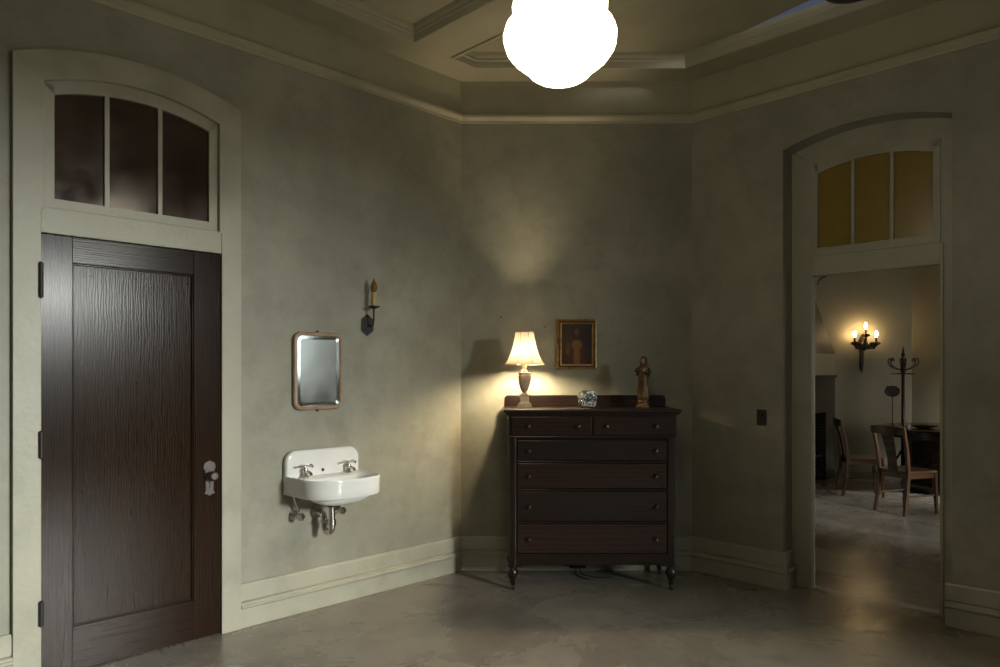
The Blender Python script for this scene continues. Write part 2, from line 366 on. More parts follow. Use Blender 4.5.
# baseboards and picture rails
BP = [(0, .002), (-.030, .002), (-.030, .112), (-.034, .116), (-.043, .122), (-.043, .132), (-.034, .138), (-.034, .146), (-.026, .152), (-.012, .153), (-.012, .158), (-.020, .159), (-.020, .246), (-.014, .257), (0, .257)]
RP = [(0, RAIL-.034), (-.010, RAIL-.034), (-.014, RAIL-.018), (-.028, RAIL-.010), (-.040, RAIL+.004), (-.040, RAIL+.020), (-.030, RAIL+.032), (-.014, RAIL+.036), (0, RAIL+.036)]
def run(name, prof, frame, x0, x1, label, cat):
    return struct(MB().sweep_x(prof, x0, x1).build(name, 'ceiling_paint' if prof is RP else 'trim_paint', loc=frame.at(0, 0, 0), rz=frame.a, smooth=25), label, cat)
run('baseboard_left', BP, FL, DX+DH, 0, 'moulded cream baseboard under the sink', 'baseboard')
run('baseboard_left_near', BP, FL, -6.1, DX-DH, 'moulded cream baseboard left of the dark door', 'baseboard')
run('baseboard_back', BP, FC, 0, 1.76, 'moulded cream baseboard behind the dresser', 'baseboard')
o = run('baseboard_right', BP, FR, 0, RX-RH+.03, 'moulded cream baseboard under the light switch', 'baseboard')
MB().add([], []).sweep_x([(y, z) for y, z in BP], 0, .145).build('return', 'trim_paint', o, loc=(RX-RH, 0, 0), rz=pi/2, smooth=25)
run('baseboard_right_near', BP, FR, RX+RH-.03, 6.8, 'moulded cream baseboard right of the doorway', 'baseboard')
run('baseboard_rear_right', BP, FW, 0, 7.38, 'baseboard below the window behind the camera', 'baseboard')
run('baseboard_rear_left', BP, FB, 0, 8.06, 'baseboard of the blank wall behind the camera', 'baseboard')
for fr, x0, x1, nm, lb in ((FL, -6.1, 0, 'trim_8', 'cream painted frieze above the picture rail on the left wall'), (FC, 0, 1.76, 'trim_9', 'cream painted frieze on the corner wall under the ceiling'),
                           (FR, 0, 6.8, 'trim_10', 'cream painted frieze above the doorway wall rail'), (FW, 0, 7.38, 'trim_11', 'cream frieze over the window wall behind the camera'), (FB, 0, 8.06, 'trim_12', 'cream frieze over the blank wall behind the camera')):
    struct(MB().box(x0, x1, -.006, 0, RAIL+.03, CH).build(nm, 'ceiling_paint', loc=fr.at(0, 0, 0), rz=fr.a), lb, 'frieze')
run('trim_1', RP, FL, -6.1, 0, 'cream picture rail high on the left wall', 'picture rail')
run('trim_2', RP, FC, 0, 1.76, 'cream picture rail on the corner wall above the painting', 'picture rail')
run('trim_3', RP, FR, 0, 6.8, 'cream picture rail above the arched doorway', 'picture rail')
run('trim_4', RP, FW, 0, 7.38, 'picture rail on the window wall behind the camera', 'picture rail')
run('trim_5', RP, FB, 0, 8.06, 'picture rail on the blank wall behind the camera', 'picture rail')

# windows behind the camera
def sash_window(name, frame, x0, x1, z0, z1, label, ny=4, nx=2, casing=True):
    r = thing(name, frame.at((x0+x1)/2, 0, z0), frame.a, label, 'window', kind='structure'); h = z1-z0; w = (x1-x0)/2
    f = MB(); f.box(-w, -w+.07, .05, .12, 0, h); f.box(w-.07, w, .05, .12, 0, h); f.box(-w, w, .05, .12, h-.07, h); f.box(-w, w, .05, .12, 0, .08)
    f.build('frame', 'trim_paint', r)
    for k in range(1, ny): MB().box(-w+.07, w-.07, .07, .10, h*k/ny-.015, h*k/ny+.015).build('muntin', 'trim_paint', r)
    for k in range(1, nx): MB().box(-w+2*w*k/nx-.015, -w+2*w*k/nx+.015, .072, .098, .08, h-.07).build('muntin', 'trim_paint', r)
    MB().box(-w+.06, w-.06, .083, .087, .07, h-.06).build('pane', 'clear_pane', r)
    if casing:
        c = MB(); c.box(-w-.12, -w, -.025, -.002, 0, h+.12); c.box(w, w+.12, -.025, -.002, 0, h+.12); c.box(-w, w, -.025, -.002, h, h+.12)
        c.build('casing', 'trim_paint', r); MB().box(-w-.14, w+.14, -.06, .05, -.04, 0).build('sill', 'trim_paint', r)
sash_window('window_1', FW, *W1, 'tall sash window behind the camera facing the sink')
sash_window('window_2', FR, *W2, 'sash window further along the doorway wall')

# ------------------------------------------------------------------ left door, its casing and transom
S = 'structure'
cas = thing('trim_6', FL.at(DX, 0, 0), FL.a, 'pale painted arched casing around the dark door', 'door casing', kind=S)
for s_ in (-1, 1):
    MB().prism([(s_*.447, 0), (s_*DH, 0), (s_*DH, 3.03), (s_*.4345, 2.925), (s_*.4345, 2.30), (s_*.447, 2.30)], -.034, .0).build('jamb', 'trim_paint', cas, bevel=.002)
mb = MB(); arch_band(mb, 0, .4345, 2.925, .085, DH, 3.03, .112, -.034, 0, 28)
mb.build('arch_head', 'trim_paint', cas)
MB().box(-.448, .448, -.030, .06, 2.185, 2.312).build('transom_bar', 'trim_paint', cas, bevel=.003)
mb = MB()
for s_ in (-1, 1): x0, x1 = sorted((s_*.432, s_*.449)); mb.box(x0, x1, 0, .19, 0, 2.95)
mb.build('lining', 'trim_paint', cas)
def transom(name, frame, cx, yd, half, z0, spring, rise, ghalf, gz0, gspring, grise, munts, pane, label):
    """arched three-light transom: sash frame, glazing bars, three panes"""
    r = thing(name, frame.at(cx, yd, z0), frame.a, label, 'transom window', kind=S)
    f = MB(); f.box(-half, -ghalf, -.012, .025, 0, spring-z0); f.box(ghalf, half, -.012, .025, 0, spring-z0)
    f.box(-ghalf, ghalf, -.012, .025, 0, gz0-z0)
    arch_band(f, 0, ghalf, gspring-z0, grise, half, spring-z0, rise, -.012, .025, 24)
    f.build('sash_frame', 'trim_paint', r)
    b = [-ghalf]+munts+[ghalf]
    for k in range(3):
        P = [(b[k]-.004, gz0-z0-.004), (b[k+1]+.004, gz0-z0-.004)]
        n = 8
        for i in range(n+1):
            x = b[k+1]+(b[k]-b[k+1])*i/n; P.append((x, arch_z(x, 0, ghalf, gspring-z0, grise)+.004))
        MB().prism(P, .006, .010).build('pane', pane, r)
    for mx in munts:
        MB().box(mx-.011, mx+.011, -.010, .022, gz0-z0, arch_z(mx, 0, ghalf, gspring-z0, grise)-z0*0+.006).build('muntin', 'trim_paint', r)
    return r
transom('window_3', FL, DX, .006, .434, 2.312, 2.925, .085, .3845, 2.362, 2.878, .065, [-.146, .118], 'dusty_pane', 'arched three light transom with dark panes above the dark door')
# dark passage behind the left door, so that the panes look onto something
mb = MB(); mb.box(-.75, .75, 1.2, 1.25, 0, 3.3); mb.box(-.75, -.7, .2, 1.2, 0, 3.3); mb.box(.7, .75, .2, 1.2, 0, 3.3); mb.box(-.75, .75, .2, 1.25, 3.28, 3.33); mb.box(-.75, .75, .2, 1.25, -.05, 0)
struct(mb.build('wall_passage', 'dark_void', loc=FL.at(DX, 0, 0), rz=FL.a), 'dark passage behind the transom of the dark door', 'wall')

door = thing('door_1', FL.at(DX, 0, .004), FL.a, 'dark stained oak door with one tall panel left of the sink', 'door', kind=S)
y0, y1 = -.014, .03
MB().box(-.445, -.308, y0, y1, 0, 2.178).build('stile', 'oak_upright', door, bevel=.002)
MB().box(.294, .445, y0, y1, 0, 2.178).build('stile', 'oak_upright', door, bevel=.002)
MB().box(-.308, .294, y0, y1, 2.047, 2.178).build('rail', 'oak_across', door, bevel=.002)
MB().box(-.308, .294, y0, y1, 0, .222).build('rail', 'oak_across', door, bevel=.002)
MB().box(-.31, .296, .004, .022, .215, 2.05).build('panel', 'oak_panel', door)
bead = MB()
for (a, b_, c, d) in ((-.308, -.299, .222, 2.047), (.285, .294, .222, 2.047), (-.308, .294, .222, .231), (-.308, .294, 2.038, 2.047)): bead.box(a, b_, -.008, .01, c, d)
bead.build('panel_bead', 'oak_upright', door, bevel=.003)
for z0, z1 in ((1.865, 2.03), (1.085, 1.21), (.27, .385)):
    h = MB(); h.lathe([(.004, z0-.006), (.010, z0), (.010, z1), (.004, z1+.006)], 12, (-.449, -.042, 0)); h.box(-.452, -.446, -.042, -.012, z0, z1)
    h.build('hinge', 'iron', door, smooth=40)
esc = MB(); zc = .905
pl = [(-.026, -.095), (-.018, -.080), (-.020, .03), (-.030, .055), (-.022, .082), (-.012, .086), (0, .094), (.012, .086), (.022, .082), (.030, .055), (.020, .03), (.018, -.080), (.026, -.095), (.010, -.100), (0, -.108), (-.010, -.100)]
esc.prism([(x*1.25+.382, z*1.0+zc) for x, z in pl], -.020, -.012)
eo = esc.build('escutcheon', 'pewter', door, bevel=.002)
kh = MB(); kh.box(.379, .385, -.0215, -.019, zc-.065, zc-.035); kh.lathe([(.001, -.0215), (.006, -.0215), (.006, -.019)], 12, (.382, 0, zc-.032), 'y'); kh.build('keyhole', 'black_plastic', eo)
MB().lathe([(.004, -.078), (.018, -.078), (.027, -.068), (.029, -.056), (.024, -.046), (.012, -.040), (.011, -.026), (.022, -.022), (.022, -.018)], 20, (.386, 0, zc+.008), 'y').build('knob', 'pewter', door, smooth=35)

# ------------------------------------------------------------------ right doorway: casing in the recess and amber transom
cas = thing('trim_7', FR.at(RX, .15, 0), FR.a, 'cream casing set back inside the arched doorway to the far room', 'door casing', kind=S)
ol, orr = .842-RX, 1.622-RX
mb = MB(); MB().prism([(-RH-.05, 0), (ol, 0), (ol, 2.945), (-RH-.05, 3.10)], 0, .055).build('jamb', 'trim_paint', cas); MB().prism([(orr, 0), (RH+.05, 0), (RH+.05, 3.10), (orr, 2.945)], 0, .055).build('jamb', 'trim_paint', cas)
for s_, x in ((-1, ol), (1, orr)):
    x0, x1 = sorted((x, x+s_*.018)); MB().box(x0, x1, -.010, .0, 0, 2.30).build('stop_bead', 'trim_paint', cas)
tc_ = (ol+orr)/2
mb = MB(); arch_band(mb, tc_, .392, 2.945, .065, RH+.05, 3.10, .09, 0, .055, 24); mb.build('arch_head', 'trim_paint', cas)
MB().box(ol, orr, -.006, .055, 2.172, 2.306).build('transom_bar', 'trim_paint', cas, bevel=.003)
mb = MB(); mb.tube([(ol+.01+.055*(1-sin(t)), .075, 2.17-.055*(1-cos(t))) for t in [k*pi/2/8 for k in range(9)]], .006); mb.build('corner_bracket', 'old_brass', cas, smooth=40)
transom('window_4', FR, RX+tc_, .155, .392, 2.306, 2.945, .065, .35, 2.36, 2.873, .055, [-.121, .117], 'amber_pane', 'arched three light transom with amber panes above the open doorway')

# light switch
sw = thing('light_switch', FR.at(.552, 0, 1.186), FR.a, 'small dark switch plate on the wall left of the doorway', 'light switch')
MB().box(-.035, .035, -.008, -.001, -.056, .056).build('plate', 'bakelite', sw, bevel=.003)
MB().box(-.005, .005, -.022, -.007, .004, .024).build('toggle', 'old_brass', sw, bevel=.002)

# ------------------------------------------------------------------ sink
SX = -1.212
sink = thing('wall_sink', FL.at(SX, 0, .75), FL.a, 'white porcelain wall sink with a rounded front below the mirror', 'sink')
HW = .263; DP = .415
def outline(k, z, cy=-.225, n=44):
    """D-shaped plan: flat at the wall, straight sides, round front; k scales about the bowl centre"""
    P = []
    for i in range(n+1):
        t = i/n
        if t < .18: P.append((-HW, -.20*t/.18))
        elif t > .82: P.append((HW, -.20*(1-t)/.18))
        else:
            a = pi*(t-.18)/.64; e = .8
            P.append((-HW*math.copysign(abs(cos(a))**e, cos(a)), -.20-(DP-.20)*abs(sin(a))**e))
    return [(x*k, cy+(y-cy)*k, z) for x, y in P]
def bowl(kx, ky, z, n=44, cy=-.235):
    P = []
    for i in range(n+1):
        t = i/n
        if t < .18: a = pi+ .35*pi*0-(pi*.18*0); ang = pi*1.0-(t/.18)*.0
        P.append(None)
    out = []
    for i, (x, y, _) in enumerate(outline(1, z)):
        a = math.atan2(y-cy, x); c, s = cos(a), sin(a); e = .72
        out.append((kx*math.copysign(abs(c)**e, c), cy+ky*math.copysign(abs(s)**e, s), z))
    return out
rs = [outline(.90, .006), outline(.975, 0), outline(.99, .004), outline(.985, .050), outline(.995, .088), outline(1.0, .100), outline(.995, .110), outline(.985, .114), outline(.965, .113), outline(.945, .107),
      bowl(.225, .125, .102), bowl(.216, .117, .092), bowl(.195, .10, .05), bowl(.14, .072, .012), bowl(.05, .03, -.008), bowl(.012, .01, -.010)]
MB().rings(rs, cap0=True, cap1=True).build('basin', 'porcelain', sink, smooth=50)
bw, bt = .264, .268
P = [(-bw, 0), (-bw, bt-.07)]+[(-bw+.07-.07*cos(a), bt-.07+.07*sin(a)) for a in [pi/2*k/8 for k in range(1, 9)]]
P += [(-x, z) for x, z in reversed(P)]
MB().prism(P, -.048, -.001).build('splashback', 'porcelain', sink, bevel=.016, seg=4, smooth=60)
MB().rings([bowl(.20, .115, .012), bowl(.19, .105, -.02), bowl(.15, .08, -.045), bowl(.08, .05, -.06), bowl(.03, .025, -.064)]).build('bowl_underside', 'porcelain', sink, smooth=50)
MB().lathe([(.001, .0), (.020, .0), (.020, .004), (.001, .004)], 16, (0, -.235, -.0085)).build('drain', 'chrome', sink, smooth=40)
MB().lathe([(.004, 0), (.010, 0), (.010, .003), (.004, .003)], 10, (-.012, -.052, .135), 'y').build('overflow_hole', 'black_plastic', sink)
for s_ in (-1, 1):
    fx = s_*.155; f = MB()
    f.lathe([(.024, .106), (.024, .114), (.014, .119), (.013, .142), (.018, .147), (.016, .158), (.008, .161), (.007, .170), (.013, .173), (.011, .181), (.002, .183)], 14, (fx, -.085, 0))
    f.tube([(fx, -.085, .140), (fx, -.115, .140), (fx, -.150, .134), (fx, -.156, .122)], [.011, .011, .010, .010], 10)
    t = f.build('tap', 'chrome', sink, smooth=40)
    h = MB()
    for a in (.35, .35+pi/2):
        for d in (1, -1): h.tube([(fx, -.085, .176), (fx+d*.042*cos(a), -.085+d*.042*sin(a), .177), (fx+d*.055*cos(a), -.085+d*.055*sin(a), .176)], [.006, .006, .009], 8)
    h.build('cross_handle', 'chrome', t, smooth=40)
MB().lathe([(.024, -.085), (.030, -.078), (.030, -.066), (.02, -.06)], 16, (-.02, -.17, 0)).build('drain_collar', 'old_brass', sink, smooth=40)
tx = -.02; tr = MB(); pts = [(tx, -.17, -.06), (tx, -.17, -.21)]+[(tx-.006+.006*cos(a), -.135-.035*cos(a), -.21-.038*sin(a)) for a in [pi*k/10 for k in range(1, 10)]]+[(tx-.012, -.10, -.21), (tx-.012, -.10, -.165), (tx-.012, -.09, -.142), (tx-.012, -.07, -.134), (tx-.012, -.002, -.134)]
tr.tube(pts, .020, 14); tr.lathe([(.027, -.20), (.027, -.165)], 14, (tx, -.17, 0)); tr.lathe([(.026, -.19), (.026, -.17)], 14, (tx-.012, -.10, 0)); tr.lathe([(.042, -.012), (.036, -.003)], 18, (tx-.012, 0, -.134), 'y')
tr.build('trap_pipe', 'chrome', sink, smooth=40)
VX = {-1: -.19, 1: .105}
for s_ in (-1, 1):
    fx = VX[s_]; v = MB(); zc = -.135
    v.lathe([(.034, -.003), (.034, -.007), (.018, -.016), (.011, -.02), (.011, -.075), (.004, -.078)], 18, (fx, 0, zc), 'y')
    v.tube([(fx, -.06, zc), (fx, -.062, zc+.05), (fx+.03*s_, -.075, zc+.10), (fx+.05*s_, -.085, .02)], .007, 8)
    vo = v.build('supply_valve', 'chrome', sink, smooth=40)
    MB().lathe([(.004, -.105), (.022, -.103), (.026, -.094), (.022, -.085), (.006, -.082), (.006, -.07)], 14, (fx, 0, zc), 'y', fn=lambda a, h: 1+.1*cos(5*a)).build('valve_wheel', 'chrome', vo, smooth=40)

# ------------------------------------------------------------------ mirror
mir = thing('wall_mirror', FL.at(-1.238, 0, 1.513), FL.a, 'mirror in a tan frame with rounded corners hanging above the sink', 'mirror')
def rrect(hw, hh, r, n=8):
    P = []
    for cx, cz, a0 in ((hw-r, hh-r, 0), (-hw+r, hh-r, pi/2), (-hw+r, -hh+r, pi), (hw-r, -hh+r, 1.5*pi)):
        P += [(cx+r*cos(a0+pi/2*k/n), cz+r*sin(a0+pi/2*k/n)) for k in range(n+1)]
    return P
def rr(hw, hh, r, y): return [(x, y, z) for x, z in rrect(hw, hh, r)]
h1, h2 = .176, .246
MB().rings([rr(h1-.004, h2-.004, .050, -.002), rr(h1, h2, .054, -.012), rr(h1, h2, .054, -.026), rr(h1-.006, h2-.006, .050, -.034), rr(h1-.018, h2-.018, .040, -.036), rr(h1-.024, h2-.024, .036, -.030), rr(h1-.024, h2-.024, .036, -.014)], cap1=False).build('frame', 'tan_frame', mir, smooth=35)
GLASS = [(x, -.026+.0016*(x+.13)/.26, z) for x, y, z in rr(h1-.046, h2-.046, .020, 0)]
MB().rings([rr(h1-.0245, h2-.0245, .036, -.026), GLASS], cap0=False, cap1=False).build('bevel', 'mirror_bevel', mir)
MB().add(GLASS, [tuple(range(36))]).build('glass', 'mirror_glass', mir)
for z in (h2+.004, -h2-.004): MB().box(-.008, .008, -.014, -.002, z-.008, z+.008).build('hanging_tab', 'iron', mir, bevel=.002)

# ------------------------------------------------------------------ unlit candle sconce on the left wall
cs = thing('candle_sconce', FL.at(-.855, 0, 1.825), FL.a, 'small black iron sconce with an unlit yellow candle beside the mirror', 'wall lamp')
bpP = [(-.047, -.038), (0, -.074), (.047, -.038), (.047, .038), (0, .074), (-.047, .038)]
MB().prism(bpP, -.012, -.001).build('back_plate', 'iron', cs, bevel=.004)
MB().prism([(x*.62, z*.66) for x, z in bpP], -.018, -.011).build('boss', 'iron', cs, bevel=.005)
MB().tube([(0, -.012, 0), (0, -.05, -.012), (0, -.072, .0), (0, -.080, .03), (0, -.080, .112)], .006, 8).build('arm', 'iron', cs, smooth=50)
MB().lathe([(.006, .104), (.022, .108), (.040, .118), (.041, .123), (.014, .117), (.004, .117)], 20, (0, -.080, 0)).build('drip_pan', 'iron', cs, smooth=40)
MB().lathe([(.017, .117), (.0175, .16), (.0165, .200), (.019, .208), (.017, .214), (.006, .217)], 14, (0, -.080, 0), fn=lambda a, h: 1+.05*sin(4*a+30*h)).build('candle_tube', 'candle_wax', cs, smooth=40)
MB().lathe([(.010, .213), (.018, .225), (.024, .244), (.022, .260), (.013, .280), (.006, .298), (.001, .312)], 16, (0, -.080, 0)).build('flame_bulb', 'amber_bulb', cs, smooth=60)

# ------------------------------------------------------------------ dresser
DZ = 1.25; DCX = .636; DY = 4.925
dr = thing('dresser', (DCX, DY, 0), 0, 'tall dark mahogany chest of drawers on turned legs in the corner', 'dresser')
top = MB().box(-.612, .612, -.022, .465, DZ-.024, DZ); top.build('top', 'mahogany_dark', dr, bevel=.008, seg=3)
MB().box(-.598, .598, -.010, .44, DZ-.040, DZ-.024).build('top_moulding', 'mahogany_post', dr, bevel=.004)
P = [(-.604, 0), (-.604, .055)]+[(-.604+.03-.03*cos(a), .055+.03*sin(a)) for a in [pi/2*k/6 for k in range(1, 7)]]
P += [(-x, z) for x, z in reversed(P)]
MB().prism([(x, z+DZ) for x, z in P], .425, .450).build('backsplash', 'mahogany_dark', dr, bevel=.003)
MB().box(-.572, .572, .025, .43, .17, DZ-.04).build('carcass', 'mahogany_post', dr)
MB().box(-.580, .580, .0, .40, 1.055, DZ-.04).build('upper_case', 'mahogany_dark', dr, bevel=.004)
for s_ in (-1, 1):
    MB().box(s_*.548-.028, s_*.548+.028, .0, .05, .165, 1.055).build('corner_post', 'mahogany_post', dr, bevel=.012, seg=3)
def knob(parent, x, y, z):
    MB().lathe([(.004, -.028), (.011, -.026), (.015, -.019), (.011, -.012), (.006, -.008), (.006, 0), (.016, .0), (.016, .004)], 14, (x, y, z), 'y').build('knob', 'old_brass', parent, smooth=40)
def drawer(x0, x1, z0, z1, y, knobs, mat):
    d = MB().box(x0+.003, x1-.003, y, y+.02, z0+.004, z1-.006).build('drawer', mat, dr, bevel=.004)
    for kx in knobs: knob(d, kx, y, (z0+z1)/2-.004)
drawer(-.560, -.004, 1.070, 1.205, -.012, (-.440, -.098), 'mahogany')
drawer(.004, .560, 1.070, 1.205, -.012, (.096, .436), 'mahogany')
MB().box(-.575, .575, -.012, .03, 1.050, 1.066).build('divider', 'mahogany_post', dr, bevel=.005)
zz = [.252, .473, .700, .893, 1.050]
for i in range(4):
    drawer(-.518, .518, zz[i], zz[i+1]-.010, .004, (-.436, .438), ['mahogany_red', 'mahogany_dark', 'mahogany', 'mahogany_dark'][i])
    MB().box(-.520, .520, -.004, .03, zz[i]-.010, zz[i]+.002).build('divider', 'mahogany_post', dr, bevel=.004)
P = [(-.53, .245), (-.53, .165), (-.49, .165), (-.44, .185), (-.36, .198), (-.25, .185), (-.15, .178), (0, .176), (.15, .178), (.25, .185), (.36, .198), (.44, .185), (.49, .165), (.53, .165), (.53, .245)]
MB().prism(P, .006, .026).build('apron', 'mahogany_dark', dr)
LEG = [(r*1.25, z) for r, z in [(.028, .172), (.028, .160), (.018, .154), (.021, .148), (.030, .130), (.031, .112), (.024, .092), (.015, .074), (.012, .062), (.017, .056), (.012, .050), (.011, .042)]]
for x in (-.548, .548):
    for y in (.026, .40):
        l = MB().lathe(LEG, 18, (x, y, 0)).build('leg', 'mahogany_post', dr, smooth=40)
        c = MB(); c.lathe([(.002, -.009), (.020, -.009), (.020, .009), (.002, .009)], 16, (x+.004, y, .0205), 'x'); c.box(x-.009, x-.006, y-.008, y+.008, .018, .046); c.box(x+.014, x+.017, y-.008, y+.008, .018, .046); c.box(x-.009, x+.017, y-.008, y+.008, .042, .047)
        c.build('caster', 'iron', l)

# ------------------------------------------------------------------ table lamp
lx, ly = .176, 5.15
tl = thing('table_lamp', (lx, ly, DZ), 0, 'lit table lamp with a cream bell shade on a stone urn base', 'lamp')
b = MB()
for h, z0, z1 in ((.054, 0, .012), (.048, .012, .028)): b.box(-h, h, -h, h, z0, z1)
b.rings([[(sx*h, sy*h, z) for sx, sy in ((-1, -1), (1, -1), (1, 1), (-1, 1))] for h, z in ((.046, .028), (.036, .040), (.032, .048), (.031, .085), (.036, .092), (.036, .098))])
b.build('plinth', 'stone_plinth', tl, bevel=.002)
MB().lathe([(.022, .098), (.016, .106), (.012, .112), (.020, .122), (.030, .145), (.040, .18), (.045, .215), (.044, .232), (.040, .24), (.045, .246), (.045, .252), (.02, .256)], 24, fn=lambda a, h: 1+(.05*cos(12*a) if .115 < h < .235 else 0)).build('urn', 'urn_stone', tl, smooth=40)
MB().lathe([(.022, .256), (.024, .268), (.014, .275), (.012, .285), (.018, .290), (.018, .335), (.008, .34)], 16).build('socket', 'stone_plinth', tl, smooth=40)
MB().lathe([(.008, .34), (.014, .35), (.026, .385), (.028, .40), (.022, .42), (.003, .432)], 16).build('bulb', 'lamp_bulb', tl, smooth=60)
SH = [(.146, .312), (.127, .340), (.105, .385), (.088, .440), (.075, .500), (.068, .545)]
def scallop(a, h): return 1/cos(((a+pi/8) % (pi/4))-pi/8)*.965
MB().rings([[(r*scallop(2*pi*i/48, z)*cos(2*pi*i/48), r*scallop(2*pi*i/48, z)*sin(2*pi*i/48), z) for i in range(48)] for r, z in SH], cap0=False, cap1=False).build('shade', 'shade_cloth', tl)
sho = tl.children[-1]
for i in range(8):
    a = pi/8+i*pi/4; MB().tube([(r*1.046*cos(a), r*1.046*sin(a), z) for r, z in SH], .0016, 6).build('seam', 'tan_frame', sho)
for r, z in (SH[0], SH[-1]):
    MB().tube([(r*1.002*scallop(2*pi*i/48, z)*cos(2*pi*i/48), r*1.002*scallop(2*pi*i/48, z)*sin(2*pi*i/48), z) for i in range(49)], .0034, 6).build('trim_band', 'tan_frame', sho)
hp = MB(); hp.tube([(.012, 0, .32), (.045, 0, .38), (.042, 0, .46), (.0, 0, .53), (-.042, 0, .46), (-.045, 0, .38), (-.012, 0, .32)], .0018, 6)
for a in (0, 2*pi/3, 4*pi/3): hp.tube([(0, 0, .53), (.068*cos(a), .068*sin(a), .543)], .0015, 6)
hp.lathe([(.004, .53), (.008, .54), (.004, .552), (.001, .556)], 10); hp.build('harp', 'old_brass', tl)

# ------------------------------------------------------------------ silver casket
sb = thing('silver_casket', (.622, 5.10, DZ), radians(14), 'small domed silver box in the middle of the dresser top', 'box')
MB().box(-.056, .056, -.040, .040, .008, .062).build('body', 'silver', sb, bevel=.006, seg=3)
P = [(-.060, .062)]+[(-.060*cos(a)*(1 if abs(cos(a)) > .2 else 1), .066+.060*sin(a)**.8) for a in [pi*k/14 for k in range(15)]]+[(.060, .062)]
MB().prism(P, -.044, .044).build('lid', 'silver', sb, bevel=.006, seg=3)
MB().torus((0, -.046, .078), .026, .0035, 24, 8).build('medallion_ring', 'silver', sb, smooth=60)
MB().ball((0, -.045, .078), .018, .007, .018).build('medallion', 'silver', sb, smooth=60)
MB().box(-.008, .008, -.050, -.040, .050, .066).build('clasp', 'silver', sb, bevel=.002)
for x in (-.046, .046):
    for y in (-.030, .030): MB().ball((x, y, .009), .009, .009, .009, 10, 6).build('foot', 'silver', sb, smooth=60)

# ------------------------------------------------------------------ robed statuette
st = thing('saint_statuette', (1.030, 5.15, DZ), radians(-12), 'carved and gilded robed figure standing on the right of the dresser', 'statuette')
MB().lathe([(.046, 0), (.050, .006), (.048, .014), (.040, .020), (.037, .032), (.042, .040), (.040, .046)], 8, sy=.85).build('base', 'robe_gilt', st, bevel=.002)
MB().lathe([(.038, .046), (.036, .056), (.030, .062), (.01, .063)], 16, sy=.8).build('ground', 'rust_red', st, smooth=40)
def fold(a, h): return 1+.10*max(0, min(1, (.23-h)/.12))*cos(9*a+.6*sin(3*a))
body = [(.034, .058), (.040, .068), (.041, .085), (.039, .12), (.036, .16), (.034, .20), (.033, .225), (.036, .25), (.041, .272), (.040, .288), (.030, .300), (.015, .306), (.0115, .312), (.0135, .318), (.0175, .326), (.0195, .337), (.0185, .350), (.013, .360), (.003, .365)]
MB().lathe(body, 40, sy=.78, fn=fold).build('figure', 'robe_gilt', st, smooth=60)
MB().lathe([(.041, .225), (.043, .25), (.042, .275), (.036, .292), (.027, .304), (.0245, .318), (.0255, .335), (.024, .352), (.017, .366), (.003, .372)], 28, (.004, .009, 0), sy=.80, fn=lambda a, h: (.86 if h > .30 and sin(a) < -.35 else 1)*(1+.04*cos(7*a))).build('hooded_mantle', 'robe_dark', st, smooth=60)
face = MB(); face.ball((-.003, -.0085, .336), .0145, .013, .0195, 14, 10); face.ball((-.003, -.0225, .334), .003, .004, .0055, 8, 6); face.build('face', 'painted_skin', st, smooth=60)
eyes = MB(); [eyes.ball((-.003+s_*.0055, -.0205, .340), .0022, .0018, .0013, 8, 6) for s_ in (-1, 1)]; eyes.ball((-.003, -.0205, .3255), .0035, .0015, .001, 8, 6); eyes.build('features', 'robe_dark', st)
MB().tube([(-.036, -.004, .282), (-.047, -.014, .258), (-.044, -.028, .243), (-.052, -.038, .246)], [.013, .014, .013, .011], 12).build('sleeve', 'robe_dark', st, smooth=60)
MB().tube([(.036, -.004, .282), (.046, -.014, .255), (.030, -.034, .252), (.014, -.040, .262)], [.013, .014, .013, .010], 12).build('sleeve', 'robe_dark', st, smooth=60)
for c, d in (((-.056, -.041, .247), -1), ((.008, -.042, .266), -1)):
    h = MB(); h.ball(c, .0075, .006, .008, 12, 8)
    for k in range(4): h.tube([(c[0]+d*.002, c[1]-.003+.003*k*.6, c[2]+.005-.003*k), (c[0]+d*.010, c[1]-.004+.002*k, c[2]+.006-.0032*k), (c[0]+d*.014, c[1]-.003+.002*k, c[2]+.003-.003*k)], [.0022, .002, .0014], 6)
    h.tube([(c[0], c[1]-.004, c[2]+.005), (c[0]+d*.004, c[1]-.008, c[2]+.010), (c[0]+d*.007, c[1]-.009, c[2]+.012)], [.0024, .002, .0015], 6); h.build('hand', 'painted_skin', st, smooth=60)
MB().torus((0, 0, .228), .0345, .003, 28, 8, 'z', 1, .80).build('belt', 'robe_dark', st, smooth=60)

# ------------------------------------------------------------------ painting
pf = thing('framed_painting', (.5835, 5.45, 1.53), 0, 'small gilt framed dark painting of a pale robed figure above the dresser', 'painting')
hw, hh = .1515, .1895
def frect(d, y): return [(-hw+d, y, d), (hw-d, y, d), (hw-d, y, 2*hh-d), (-hw+d, y, 2*hh-d)]
MB().rings([frect(.002, -.002), frect(0, -.016), frect(.004, -.028), frect(.010, -.030), frect(.014, -.024)], cap1=False).build('outer_moulding', 'gilt', pf)
MB().rings([frect(.013, -.024), frect(.016, -.019), frect(.026, -.019)], cap0=False, cap1=False).build('dark_groove', 'gilt_dark', pf)
MB().rings([frect(.0255, -.019), frect(.028, -.023), frect(.034, -.022), frect(.038, -.013)], cap0=False, cap1=False).build('inner_slip', 'gilt', pf)
nx, nz = 56, 72; cw_, chh = hw-.036, 2*hh-.072
vs = [(-cw_+2*cw_*i/nx, -.014, .036+chh*j/nz) for j in range(nz+1) for i in range(nx+1)]
fs = [(j*(nx+1)+i, j*(nx+1)+i+1, (j+1)*(nx+1)+i+1, (j+1)*(nx+1)+i) for j in range(nz) for i in range(nx)]
cv = MB().add(vs, fs).build('canvas', 'oil_paint', pf)
